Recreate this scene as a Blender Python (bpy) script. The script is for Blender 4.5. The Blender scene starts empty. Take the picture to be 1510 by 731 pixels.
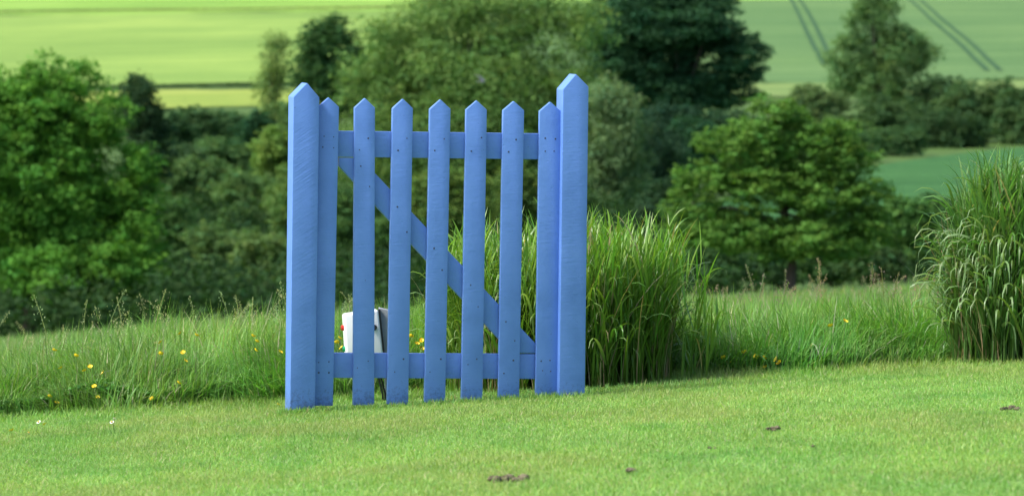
import bpy, math, random
import numpy as np
from mathutils import Vector, Matrix
R = math.radians
scene = bpy.context.scene
COL = scene.collection
# ------------------------------------------------------------------ camera
F, CX, CY = 7020.0, 755.0, 365.5          # focal length in pixels of the 1510 px wide photograph
EYE = Vector((0, 0, 1.6)); PITCH = math.atan(399.5 / F)
cam_data = bpy.data.cameras.new("camera"); cam = bpy.data.objects.new("camera", cam_data)
COL.objects.link(cam); scene.camera = cam
cam.location = EYE; cam.rotation_euler = (R(90) - PITCH, 0, 0)
cam_data.sensor_width = 36; cam_data.lens = F / 1510 * 36
cam_data.clip_start = 0.5; cam_data.clip_end = 6000
cam_data.dof.use_dof = True; cam_data.dof.focus_distance = 18.1; cam_data.dof.aperture_fstop = 8.2
# ------------------------------------------------------------------ light
SUN_DIR = Vector((-0.60, -0.20, 0.80)).normalized()      # towards the sun: high, from the left
SUN_EL = math.asin(SUN_DIR.z); SUN_ROT = math.atan2(SUN_DIR.x, SUN_DIR.y) % (2 * math.pi)
world = bpy.data.worlds.new("World"); scene.world = world; world.use_nodes = True
wn = world.node_tree.nodes; wl = world.node_tree.links
sky = wn.new("ShaderNodeTexSky"); sky.sky_type = 'NISHITA'; sky.sun_disc = False
sky.sun_elevation = SUN_EL; sky.sun_rotation = SUN_ROT
sky.dust_density = 3.0; sky.air_density = 1.0; sky.ozone_density = 1.0
bg = wn["Background"]; bg.inputs[1].default_value = 0.145
wl.new(sky.outputs[0], bg.inputs[0])
sl = bpy.data.lights.new("sun", 'SUN'); sl.energy = 2.7; sl.angle = R(12); sl.color = (1.0, 0.965, 0.90)
sun = bpy.data.objects.new("sun", sl); COL.objects.link(sun)
sun.rotation_euler = (-SUN_DIR).to_track_quat('-Z', 'Y').to_euler()
scene.view_settings.view_transform = 'Standard'; scene.view_settings.look = 'None'
scene.view_settings.exposure = 1.0; scene.view_settings.gamma = 1
scene.render.engine = 'CYCLES'
scene.cycles.max_bounces = 6; scene.cycles.diffuse_bounces = 3; scene.cycles.glossy_bounces = 2
scene.cycles.transmission_bounces = 3; scene.cycles.use_denoising = True

# ------------------------------------------------------------------ helpers
ROT = cam.rotation_euler.to_matrix()
def ray(px, row):
    return ROT @ Vector(((px - CX) / F, -(row - CY) / F, -1.0))
def at(px, row, y):                       # the point at depth y seen at a place of the photograph
    d = ray(px, row); return EYE + d * (y / d.y)
def prop(o, label=None, cat=None, group=None, kind=None):
    if label: o['label'] = label
    if cat: o['category'] = cat
    if group: o['group'] = group
    if kind: o['kind'] = kind
    return o
def empty(name, loc, rz=0.0):
    o = bpy.data.objects.new(name, None); COL.objects.link(o)
    o.location = loc; o.rotation_euler = (0, 0, rz); o.empty_display_size = 0.2
    return o
def link(name, me, mat, parent=None, loc=None):
    o = bpy.data.objects.new(name, me); COL.objects.link(o)
    if mat and not me.materials: me.materials.append(mat)
    if parent: o.parent = parent
    if loc is not None: o.location = loc
    return o
def mesh_np(name, V, Q, C=None, smooth=False, T=None):
    """V (n,3), Q (m,4) quads, T (k,3) triangles, C (n,3) point colours"""
    me = bpy.data.meshes.new(name)
    V = np.ascontiguousarray(V, dtype=np.float32)
    parts = []; starts = []; tot = 0; npoly = 0; ls = []
    if Q is not None and len(Q):
        parts.append(np.asarray(Q).ravel()); ls.append(np.arange(len(Q)) * 4); tot = len(Q) * 4; npoly += len(Q)
    if T is not None and len(T):
        parts.append(np.asarray(T).ravel()); ls.append(np.arange(len(T)) * 3 + tot); tot += len(T) * 3; npoly += len(T)
    L = np.concatenate(parts).astype(np.int32); S = np.concatenate(ls).astype(np.int32)
    me.vertices.add(len(V)); me.vertices.foreach_set('co', V.ravel())
    me.loops.add(len(L)); me.loops.foreach_set('vertex_index', L)
    me.polygons.add(npoly); me.polygons.foreach_set('loop_start', S)
    if C is not None:
        a = me.attributes.new('tint', 'FLOAT_COLOR', 'POINT')
        cc = np.ones((len(V), 4), np.float32); cc[:, :3] = C
        a.data.foreach_set('color', cc.ravel())
    me.update(calc_edges=True)
    if smooth: me.polygons.foreach_set('use_smooth', np.ones(npoly, bool))
    return me
def strips(P, W, side, C):
    """P (N,S,3) centre lines, W (N,S) half widths, side (N,3) or (N,S,3), C (N,3) -> V, Q, C"""
    N, S, _ = P.shape
    if side.ndim == 2: side = np.repeat(side[:, None, :], S, 1)
    A = P - side * W[..., None]; B = P + side * W[..., None]
    V = np.stack([A, B], 2).reshape(N * S * 2, 3)
    base = (np.arange(N) * S * 2)[:, None] + (np.arange(S - 1) * 2)[None, :]
    Q = np.stack([base, base + 1, base + 3, base + 2], -1).reshape(-1, 4)
    CC = np.repeat(C[:, None, :], S * 2, 1).reshape(-1, 3) if C.ndim == 2 else np.repeat(C, 2, 1).reshape(-1, 3)
    return V, Q, CC
def merge(chunks):
    V = []; Q = []; C = []; n = 0
    for v, q, c in chunks:
        V.append(v); Q.append(q + n); C.append(c); n += len(v)
    return np.concatenate(V), np.concatenate(Q), np.concatenate(C)
def noise2(x, y, seed=0, octaves=3):      # smooth value noise
    out = np.zeros_like(x, dtype=float); amp = 1.0; tot = 0
    rs = np.random.RandomState(seed)
    for o in range(octaves):
        tab = rs.rand(64, 64)
        xi = np.floor(x).astype(int); yi = np.floor(y).astype(int)
        fx = x - xi; fy = y - yi; fx = fx * fx * (3 - 2 * fx); fy = fy * fy * (3 - 2 * fy)
        a = tab[xi % 64, yi % 64]; b = tab[(xi + 1) % 64, yi % 64]; c = tab[xi % 64, (yi + 1) % 64]; d = tab[(xi + 1) % 64, (yi + 1) % 64]
        out += amp * ((a * (1 - fx) + b * fx) * (1 - fy) + (c * (1 - fx) + d * fx) * fy)
        tot += amp; amp *= 0.5; x = x * 2.1 + 7.3; y = y * 2.1 + 3.1
    return out / tot

# ------------------------------------------------------------------ materials
def mat_new(name):
    m = bpy.data.materials.new(name); m.use_nodes = True
    return m, m.node_tree.nodes, m.node_tree.links, m.node_tree.nodes['Principled BSDF']
def leaf_mat(name, rough=0.5, spec=0.3, trans=0.35, tmul=(1.15, 1.25, 0.55)):
    m, n, l, p = mat_new(name)
    a = n.new('ShaderNodeAttribute'); a.attribute_name = 'tint'
    p.inputs['Roughness'].default_value = rough; p.inputs['Specular IOR Level'].default_value = spec
    l.new(a.outputs['Color'], p.inputs['Base Color'])
    t = n.new('ShaderNodeBsdfTranslucent'); mx = n.new('ShaderNodeMixShader'); mx.inputs[0].default_value = trans
    mul = n.new('ShaderNodeMix'); mul.data_type = 'RGBA'; mul.blend_type = 'MULTIPLY'; mul.inputs[0].default_value = 1
    mul.inputs[7].default_value = (*tmul, 1)
    l.new(a.outputs['Color'], mul.inputs[6]); l.new(mul.outputs[2], t.inputs[0])
    l.new(p.outputs[0], mx.inputs[1]); l.new(t.outputs[0], mx.inputs[2])
    l.new(mx.outputs[0], n['Material Output'].inputs[0])
    return m
def ramp(n, stops):
    r = n.new('ShaderNodeValToRGB'); e = r.color_ramp.elements
    while len(e) < len(stops): e.new(0.5)
    for i, (p, c) in enumerate(stops): e[i].position = p; e[i].color = (*c, 1)
    return r
def noisy_mat(name, scale, stops, rough=0.9, bump=0.0, bscale=None, stretch=(1, 1, 1), spec=0.2, detail=6):
    m, n, l, p = mat_new(name)
    tc = n.new('ShaderNodeTexCoord'); mp = n.new('ShaderNodeMapping'); mp.inputs['Scale'].default_value = stretch
    l.new(tc.outputs['Object'], mp.inputs[0])
    nz = n.new('ShaderNodeTexNoise'); nz.inputs['Scale'].default_value = scale; nz.inputs['Detail'].default_value = detail
    l.new(mp.outputs[0], nz.inputs['Vector'])
    r = ramp(n, stops); l.new(nz.outputs['Fac'], r.inputs[0]); l.new(r.outputs[0], p.inputs['Base Color'])
    p.inputs['Roughness'].default_value = rough; p.inputs['Specular IOR Level'].default_value = spec
    if bump:
        n2 = n.new('ShaderNodeTexNoise'); n2.inputs['Scale'].default_value = bscale or scale * 4; n2.inputs['Detail'].default_value = 8
        l.new(mp.outputs[0], n2.inputs['Vector'])
        b = n.new('ShaderNodeBump'); b.inputs['Strength'].default_value = 0.6; b.inputs['Distance'].default_value = bump
        l.new(n2.outputs['Fac'], b.inputs['Height']); l.new(b.outputs[0], p.inputs['Normal'])
    return m
def plain(name, col, rough=0.5, spec=0.5, metal=0.0):
    m, n, l, p = mat_new(name)
    p.inputs['Base Color'].default_value = (*col, 1); p.inputs['Roughness'].default_value = rough
    p.inputs['Specular IOR Level'].default_value = spec; p.inputs['Metallic'].default_value = metal
    return m
def blue_paint():
    m, n, l, p = mat_new('blue_paint')
    tc = n.new('ShaderNodeTexCoord'); geo = n.new('ShaderNodeNewGeometry')
    # base colour: blue with slow variation and grime that gathers in blotches near the ground
    nz = n.new('ShaderNodeTexNoise'); nz.inputs['Scale'].default_value = 9; nz.inputs['Detail'].default_value = 5
    oi = n.new('ShaderNodeObjectInfo')
    add = n.new('ShaderNodeVectorMath'); add.operation = 'ADD'
    comb = n.new('ShaderNodeCombineXYZ')
    mr = n.new('ShaderNodeMath'); mr.operation = 'MULTIPLY'; mr.inputs[1].default_value = 31.0
    l.new(oi.outputs['Random'], mr.inputs[0]); l.new(mr.outputs[0], comb.inputs[1])
    l.new(tc.outputs['Object'], add.inputs[0]); l.new(comb.outputs[0], add.inputs[1])
    l.new(add.outputs[0], nz.inputs['Vector'])
    r = ramp(n, [(0.25, (0.090, 0.198, 0.53)), (0.5, (0.108, 0.228, 0.60)), (0.8, (0.125, 0.250, 0.64))]); l.new(nz.outputs['Fac'], r.inputs[0])
    sep = n.new('ShaderNodeSeparateXYZ'); l.new(geo.outputs['Position'], sep.inputs[0])
    mrg = n.new('ShaderNodeMapRange'); mrg.inputs[1].default_value = 0.10; mrg.inputs[2].default_value = -0.05
    l.new(sep.outputs[2], mrg.inputs[0])
    n3 = n.new('ShaderNodeTexNoise'); n3.inputs['Scale'].default_value = 85; n3.inputs['Detail'].default_value = 6; n3.inputs['Roughness'].default_value = 0.7
    l.new(add.outputs[0], n3.inputs['Vector'])
    ma = n.new('ShaderNodeMath'); ma.operation = 'MULTIPLY_ADD'; ma.inputs[1].default_value = 0.42; ma.inputs[2].default_value = -0.02
    l.new(mrg.outputs[0], ma.inputs[0])
    ad = n.new('ShaderNodeMath'); ad.operation = 'ADD'; l.new(ma.outputs[0], ad.inputs[0]); l.new(n3.outputs['Fac'], ad.inputs[1])
    r2 = ramp(n, [(0.66, (0, 0, 0)), (1.0, (0.75, 0.75, 0.75))]); l.new(ad.outputs[0], r2.inputs[0])
    mx = n.new('ShaderNodeMix'); mx.data_type = 'RGBA'; mx.inputs[7].default_value = (0.035, 0.045, 0.06, 1)
    l.new(r2.outputs[0], mx.inputs[0]); l.new(r.outputs[0], mx.inputs[6]); l.new(mx.outputs[2], p.inputs['Base Color'])
    # worn flecks, pale where the paint has chalked and dark where it has lifted
    w1 = n.new('ShaderNodeTexNoise'); w1.inputs['Scale'].default_value = 130; w1.inputs['Detail'].default_value = 3; l.new(add.outputs[0], w1.inputs['Vector'])
    wr = ramp(n, [(0.70, (0, 0, 0)), (0.74, (1, 1, 1))]); l.new(w1.outputs['Fac'], wr.inputs[0])
    mk = n.new('ShaderNodeTexNoise'); mk.inputs['Scale'].default_value = 7; l.new(add.outputs[0], mk.inputs['Vector'])
    mkr = ramp(n, [(0.48, (0, 0, 0)), (0.62, (0.8, 0.8, 0.8))]); l.new(mk.outputs['Fac'], mkr.inputs[0])
    mm = n.new('ShaderNodeMath'); mm.operation = 'MULTIPLY'; l.new(wr.outputs[0], mm.inputs[0]); l.new(mkr.outputs[0], mm.inputs[1])
    mx2 = n.new('ShaderNodeMix'); mx2.data_type = 'RGBA'; mx2.inputs[7].default_value = (0.05, 0.09, 0.20, 1)
    l.new(mm.outputs[0], mx2.inputs[0]); l.new(mx.outputs[2], mx2.inputs[6]); l.new(mx2.outputs[2], p.inputs['Base Color'])
    p.inputs['Roughness'].default_value = 0.42; p.inputs['Specular IOR Level'].default_value = 0.45
    # relief: brush and saw marks across the boards, drips and knots
    mp = n.new('ShaderNodeMapping'); mp.inputs['Scale'].default_value = (5, 5, 80)
    mr_ = n.new('ShaderNodeMapping'); mr_.name = 'turn'; mr_.inputs['Rotation'].default_value = (0, R(4), 0)
    l.new(add.outputs[0], mr_.inputs[0]); l.new(mr_.outputs[0], mp.inputs[0])
    n1 = n.new('ShaderNodeTexNoise'); n1.inputs['Scale'].default_value = 2.2; n1.inputs['Detail'].default_value = 4
    l.new(mp.outputs[0], n1.inputs['Vector'])
    n2 = n.new('ShaderNodeTexNoise'); n2.inputs['Scale'].default_value = 60; n2.inputs['Detail'].default_value = 5
    l.new(add.outputs[0], n2.inputs['Vector'])
    b1 = n.new('ShaderNodeBump'); b1.inputs['Strength'].default_value = 0.32; b1.inputs['Distance'].default_value = 0.0018
    b2 = n.new('ShaderNodeBump'); b2.inputs['Strength'].default_value = 0.45; b2.inputs['Distance'].default_value = 0.002
    vo = n.new('ShaderNodeTexVoronoi'); vo.inputs['Scale'].default_value = 22; l.new(add.outputs[0], vo.inputs['Vector'])   # small dents
    vr = ramp(n, [(0.0, (0, 0, 0)), (0.10, (1, 1, 1))]); l.new(vo.outputs['Distance'], vr.inputs[0])
    b0 = n.new('ShaderNodeBump'); b0.inputs['Strength'].default_value = 0.5; b0.inputs['Distance'].default_value = 0.0016
    l.new(vr.outputs[0], b0.inputs['Height']); l.new(b0.outputs[0], b1.inputs['Normal'])
    l.new(n1.outputs['Fac'], b1.inputs['Height']); l.new(n2.outputs['Fac'], b2.inputs['Height'])
    l.new(b1.outputs[0], b2.inputs['Normal']); l.new(b2.outputs[0], p.inputs['Normal'])
    return m
def sawn_paint(base):
    m = base.copy(); m.name = 'blue_paint_rough_sawn'
    for nd in m.node_tree.nodes:
        if nd.name == 'turn': nd.inputs['Rotation'].default_value = (0, R(33), 0)
        elif nd.type == 'MAPPING': nd.inputs['Scale'].default_value = (7, 7, 105)
        if nd.type == 'BUMP' and abs(nd.inputs['Distance'].default_value - 0.0018) < 1e-5: nd.inputs['Distance'].default_value = 0.0030; nd.inputs['Strength'].default_value = 0.34
    return m
M_BLUE = blue_paint(); M_SAWN = sawn_paint(M_BLUE)
M_NAIL = plain('nail_hole', (0.03, 0.04, 0.08), 0.6)
M_TREE = leaf_mat('tree_leaves', 0.7, 0.12, 0.30)
M_GRASS = leaf_mat('grass_blades', 0.45, 0.3, 0.4)
M_REED = leaf_mat('reed_leaves', 0.38, 0.4, 0.38, (1.2, 1.2, 0.5))
M_BARK = noisy_mat('bark', 6, [(0.3, (0.03, 0.025, 0.02)), (0.7, (0.10, 0.085, 0.065))], 0.95, 0.03, 20, (1, 1, 0.25))
M_SOIL = noisy_mat('ground_turf', 1.1, [(0.3, (0.035, 0.075, 0.014)), (0.7, (0.075, 0.14, 0.025))], 0.95, 0.03, 9)
M_LAWN = noisy_mat('lawn_turf', 3, [(0.3, (0.10, 0.20, 0.04)), (0.7, (0.16, 0.28, 0.06))], 0.95, 0.012, 60)

# ------------------------------------------------------------------ terrain
G, CS = 0.045, 0.055
def plane_z(x, y): return -0.022 - G * (y - 18.0) + CS * (np.clip(x, -6, 6) + 0.29)
YT = np.array([24, 40, 70, 100, 130, 180, 260, 300, 400, 450, 900, 1100, 1500, 2600.])
RL = np.array([577, 532, 515, 505, 490, 400, 250, 215, 155, 135, 12, -12, -60, -150.])
RR = np.array([506, 466, 432, 414, 396, 330, 245, 216, 135, 112, -2, -18, -60, -150.])
ZL = 1.6 - (RL + 34) / F * YT; ZR = 1.6 - (RR + 34) / F * YT
YE = 19.0
YT2 = np.concatenate([[YE - 1.5, YE], YT])
ZL2 = np.concatenate([[plane_z(-0.1 * YE, YE - 1.5), plane_z(-0.1 * YE, YE)], ZL]); ZR2 = np.concatenate([[plane_z(0.1 * YE, YE - 1.5), plane_z(0.1 * YE, YE)], ZR])
def pchip(xs, ys, x):
    h = np.diff(xs); d = np.diff(ys) / h; m = np.zeros(len(xs)); m[0] = d[0]; m[-1] = d[-1]
    m[1:-1] = (d[:-1] * h[1:] + d[1:] * h[:-1]) / (h[1:] + h[:-1])
    k = np.clip(np.searchsorted(xs, x) - 1, 0, len(xs) - 2); t = (x - xs[k]) / h[k]
    return ys[k] * (2*t**3 - 3*t**2 + 1) + m[k] * h[k] * (t**3 - 2*t**2 + t) + ys[k+1] * (-2*t**3 + 3*t**2) + m[k+1] * h[k] * (t**3 - t**2)
def gz(x, y):
    x = np.asarray(x, float); y = np.asarray(y, float); x, y = np.broadcast_arrays(x, y)
    yy = np.clip(y, YE, 2600)
    u = np.clip(x / (0.1 * yy), -2.2, 2.2)
    a = pchip(YT2, ZL2, yy); b = pchip(YT2, ZR2, yy)
    far = a * (1 - u) / 2 + b * (1 + u) / 2
    near = plane_z(x, y) + 0.03 * (noise2(x * 0.9, y * 0.5, 5, 2) - 0.5) * np.clip((YE - y) / 1.0, 0, 1)
    return np.where(y < YE, near, far)
def gz1(x, y): return float(gz(np.array([x]), np.array([y]))[0])
def ground_hit(px, row):
    d = ray(px, row); lo, hi = 3.0, 3.0
    t = 3.0
    while t < 2500:
        p = EYE + d * (t / d.y)
        if p.z < gz1(p.x, p.y): break
        lo = t; t *= 1.01
    hi = t
    for _ in range(30):
        mid = (lo + hi) / 2; p = EYE + d * (mid / d.y)
        if p.z < gz1(p.x, p.y): hi = mid
        else: lo = mid
    return EYE + d * (hi / d.y)
def sheet(name, xs, ys, mat, lift=0.0, fn=None):
    X, Y = np.meshgrid(xs, ys)
    if fn: X, Y = fn(X, Y)
    Z = gz(X, Y) + lift
    V = np.stack([X, Y, Z], -1).reshape(-1, 3); nx = len(xs); ny = len(ys)
    i = (np.arange(ny - 1)[:, None] * nx + np.arange(nx - 1)[None, :]).ravel()
    Q = np.stack([i, i + 1, i + nx + 1, i + nx], -1)
    return prop(link(name, mesh_np(name, V, Q, smooth=True), mat), kind='structure')
ys = np.concatenate([np.arange(-30, 10, 4), np.arange(10, 30, 0.4), np.geomspace(30, 2600, 130)])
k = np.linspace(-1, 1, 141); xs = np.sign(k) * (np.abs(k) * 6 + np.abs(k) ** 5 * 1300)
sheet('ground', xs, ys, M_SOIL)
def lawn_edge(x): return 18.95 + 0.12 * np.sin(x * 1.7 + 1.0) + 0.03 * x + 0.10 * np.sin(x * 6.3) * np.sin(x * 2.9 + 1)
def lawn_fn(X, Y):
    t = (Y - 4) / 15.0
    return X, 4 + t * (lawn_edge(X) - 4)
sheet('lawn', np.linspace(-12, 12, 121), np.linspace(4, 19, 90), M_LAWN, 0.006, lawn_fn)

def field_mat(name, c1, c2, c3, scale=0.02, rows_deg=None):
    m, n, l, p = mat_new(name)
    tc = n.new('ShaderNodeTexCoord'); mp = n.new('ShaderNodeMapping'); mp.inputs['Scale'].default_value = (1, 0.35, 1)
    l.new(tc.outputs['Object'], mp.inputs[0])
    a = n.new('ShaderNodeTexNoise'); a.inputs['Scale'].default_value = scale; a.inputs['Detail'].default_value = 7; a.inputs['Roughness'].default_value = 0.62
    l.new(mp.outputs[0], a.inputs['Vector'])
    r = ramp(n, [(0.3, c1), (0.52, c2), (0.72, c3)]); l.new(a.outputs['Fac'], r.inputs[0])
    mp2 = n.new('ShaderNodeMapping'); mp2.inputs['Scale'].default_value = (0.012, 0.22, 1); mp2.inputs['Rotation'].default_value = (0, 0, R(rows_deg or 3))
    l.new(tc.outputs['Object'], mp2.inputs[0])
    b = n.new('ShaderNodeTexNoise'); b.inputs['Scale'].default_value = 1; b.inputs['Detail'].default_value = 5
    l.new(mp2.outputs[0], b.inputs['Vector'])
    r2 = ramp(n, [(0.35, (0.70, 0.80, 0.70)), (0.65, (1.12, 1.08, 1.0))]); l.new(b.outputs['Fac'], r2.inputs[0])
    mx = n.new('ShaderNodeMix'); mx.data_type = 'RGBA'; mx.blend_type = 'MULTIPLY'; mx.inputs[0].default_value = 1
    l.new(r.outputs[0], mx.inputs[6]); l.new(r2.outputs[0], mx.inputs[7]); l.new(mx.outputs[2], p.inputs['Base Color'])
    f = n.new('ShaderNodeTexNoise'); f.inputs['Scale'].default_value = 0.9; f.inputs['Detail'].default_value = 8
    l.new(tc.outputs['Object'], f.inputs['Vector'])
    bp = n.new('ShaderNodeBump'); bp.inputs['Strength'].default_value = 0.5; bp.inputs['Distance'].default_value = 0.7
    l.new(f.outputs['Fac'], bp.inputs['Height']); l.new(bp.outputs[0], p.inputs['Normal'])
    p.inputs['Roughness'].default_value = 0.95; p.inputs['Specular IOR Level'].default_value = 0.1
    return m
def patch(name, y0, y1, u0, u1, mat, lift=0.08, nx=90, ny=50):
    """a field between two depths (callables of the side ratio u = x / y) """
    U, T = np.meshgrid(np.linspace(u0, u1, nx), np.linspace(0, 1, ny))
    Y = y0(U) * (1 - T) + y1(U) * T; Y = Y * (1 + 0.022 * (noise2(U * 160, T * 3, int(y0(U)[0, 0]) % 97, 3) - 0.5)); X = U * Y; Z = gz(X, Y) + lift
    V = np.stack([X, Y, Z], -1).reshape(-1, 3)
    i = (np.arange(ny - 1)[:, None] * nx + np.arange(nx - 1)[None, :]).ravel()
    Q = np.stack([i, i + 1, i + nx + 1, i + nx], -1)
    return prop(link(name, mesh_np(name, V, Q, smooth=True), mat), kind='structure')
one = lambda v: (lambda U: np.full_like(U, v, dtype=float))
MF_GOLD = field_mat('golden_crop', (0.125, 0.215, 0.050), (0.20, 0.30, 0.070), (0.32, 0.41, 0.10), 0.010)  # broad random patches from darker to brighter yellow-green
MF_YEL = field_mat('yellow_margin', (0.17, 0.25, 0.05), (0.23, 0.29, 0.06), (0.28, 0.33, 0.09), 0.05)
MF_TEAL = field_mat('young_wheat', (0.075, 0.150, 0.056), (0.098, 0.178, 0.064), (0.135, 0.220, 0.075), 0.015, 8)
MF_TEAL2 = field_mat('lower_wheat', (0.030, 0.098, 0.030), (0.038, 0.115, 0.034), (0.048, 0.130, 0.038), 0.03, 8)
MF_BR = field_mat('far_crop', (0.16, 0.28, 0.055), (0.19, 0.32, 0.06), (0.23, 0.36, 0.08), 0.02)
MF_STUB = field_mat('dry_margin', (0.11, 0.19, 0.06), (0.15, 0.22, 0.07), (0.20, 0.25, 0.10), 0.05)
patch('golden_field', one(462), one(830), -0.30, -0.005, MF_GOLD)
patch('yellow_field_margin', one(385), one(444), -0.30, -0.005, MF_YEL)
patch('far_field', one(832), one(1500), -0.30, 0.02, MF_BR)
patch('upper_wheat_field', one(436), one(900), 0.0, 0.30, MF_TEAL)
patch('dry_field_margin', one(395), one(434), 0.03, 0.30, MF_STUB)
patch('far_wheat_field', one(905), one(1500), 0.022, 0.30, MF_BR)
patch('lower_wheat_field', one(140), lambda U: np.maximum(150, 298 + (U - 0.1075) * 1250), 0.01, 0.30, MF_TEAL2)
M_TRACK = plain('wheel_track', (0.035, 0.085, 0.035), 0.95, 0.1)
def track(pts, w=0.6):
    P = [ground_hit(*p) for p in pts]
    p_last = P[0] + (P[0] - P[1]) * 1.0; P = [p_last] + P
    Q3 = []
    for a, b in zip(P[:-1], P[1:]):
        for s in np.linspace(0, 1, 12, endpoint=False): Q3.append(a.lerp(b, s))
    Q3.append(P[-1]); A = np.array([list(p) for p in Q3])
    # smooth
    for _ in range(12): A[1:-1] = A[1:-1] * 0.5 + (A[:-2] + A[2:]) * 0.25
    A[:, 2] = gz(A[:, 0], A[:, 1]) + 0.16
    t = np.gradient(A, axis=0); s = np.stack([t[:, 1], -t[:, 0], 0 * t[:, 0]], -1); s /= np.linalg.norm(s, axis=1)[:, None]
    V, Q, _ = strips(A[None], np.full((1, len(A)), w / 2), s[None], np.ones((1, 3)))
    prop(link('tractor_track', mesh_np('tractor_track', V, Q), M_TRACK), kind='structure')
track([(1168, 3), (1187, 43), (1215, 97)]); track([(1181, 3), (1200, 34), (1216, 68), (1226, 97)])
track([(1344, 3), (1377, 34), (1415, 65), (1456, 106)]); track([(1359, 3), (1389, 30), (1433, 65), (1475, 106)])

# ------------------------------------------------------------------ trees and bushes
def tube_np(pts, rad, seg=8):
    P = np.array(pts, float); n = len(P); T = np.gradient(P, axis=0); T /= np.linalg.norm(T, axis=1)[:, None] + 1e-9
    ref = np.where(np.abs(T[:, 2:3]) > 0.9, np.array([[1., 0, 0]]), np.array([[0, 0, 1.]]))
    A = np.cross(T, ref); A /= np.linalg.norm(A, axis=1)[:, None]; B = np.cross(T, A)
    th = np.linspace(0, 2 * math.pi, seg, endpoint=False)
    V = P[:, None, :] + np.array(rad)[:, None, None] * (np.cos(th)[None, :, None] * A[:, None, :] + np.sin(th)[None, :, None] * B[:, None, :])
    V = V.reshape(-1, 3); Q = []
    for i in range(n - 1):
        for j in range(seg):
            Q.append((i * seg + j, i * seg + (j + 1) % seg, (i + 1) * seg + (j + 1) % seg, (i + 1) * seg + j))
    return V, np.array(Q), np.zeros((len(V), 3))
def leaves_np(rs, C, R_, n, leaf, base, squash=0.62, lobes=26, spread=1.0, hue=0.25):
    """C (m,3) ellipsoid centres, R_ (m,3) radii: lobes on each ellipsoid, clumps on each lobe, leaves in each clump"""
    m = len(C); area = (R_[:, 0] * R_[:, 2]); w = area / area.sum()
    LC = []; LR = []
    for i in range(m):
        kk = max(14, int(lobes * w[i] * m ** 0.5 * 3.2))
        d = rs.normal(size=(kk, 3)); d /= np.linalg.norm(d, axis=1)[:, None]; d[:, 2] = np.where(d[:, 2] < -0.8, -d[:, 2], d[:, 2])
        rr = rs.uniform(0.26, 0.46, kk) * R_[i].mean()
        LC.append(C[i] + d * (R_[i] - rr[:, None] * 0.75) * rs.uniform(0.62, 1.07, (kk, 1))); LR.append(rr)
    LC = np.concatenate(LC); LR = np.concatenate(LR)
    ns = 16; d = rs.normal(size=(len(LC), ns, 3)); d /= np.linalg.norm(d, axis=2)[..., None]
    SC = (LC[:, None] + d * LR[:, None, None] * rs.uniform(0.55, 1.08, (len(LC), ns, 1)) * np.array([1, 1, 0.8])).reshape(-1, 3)
    SR = (LR[:, None] * rs.uniform(0.22, 0.50, (len(LC), ns))).ravel()
    OUT = (d.reshape(-1, 3))
    p = SR ** 2; p /= p.sum()
    idx = rs.choice(len(SC), n, p=p)
    q = rs.normal(size=(n, 3)); q /= np.linalg.norm(q, axis=1)[:, None]
    q = q * (rs.uniform(0.05, 1, (n, 1)) ** 0.5) * spread
    P = SC[idx] + q * SR[idx, None] * np.array([1.15, 1.15, squash])
    nrm = rs.normal(size=(n, 3)) * 0.55 + OUT[idx] * 0.35 + np.array([0, 0, 0.55]); nrm /= np.linalg.norm(nrm, axis=1)[:, None]
    a = np.cross(nrm, rs.normal(size=(n, 3))); a /= np.linalg.norm(a, axis=1)[:, None]; b = np.cross(nrm, a)
    s = leaf * np.clip(rs.lognormal(-0.16, 0.30, (n, 1)), 0.4, 1.8)
    V = np.stack([P - a * s, P + b * s * 0.55 + nrm * s * 0.12, P + a * s, P - b * s * 0.55 + nrm * s * 0.12], 1).reshape(-1, 3)
    Q = np.arange(n * 4).reshape(n, 4)
    base = np.array(base)
    cl = rs.uniform(0.80, 1.22, len(SC))[idx]; hs = rs.normal(0, hue, len(SC))[idx] * 0.5 + rs.normal(0, hue, n) * 0.3
    col = base[None, :] * (cl * rs.uniform(0.88, 1.12, n))[:, None]
    col[:, 0] *= (1 + 0.7 * hs); col[:, 2] *= (1 - 0.5 * hs)
    return V, Q, np.repeat(np.clip(col, 0.004, 0.6), 4, 0), LC
SEED = [100]
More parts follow.
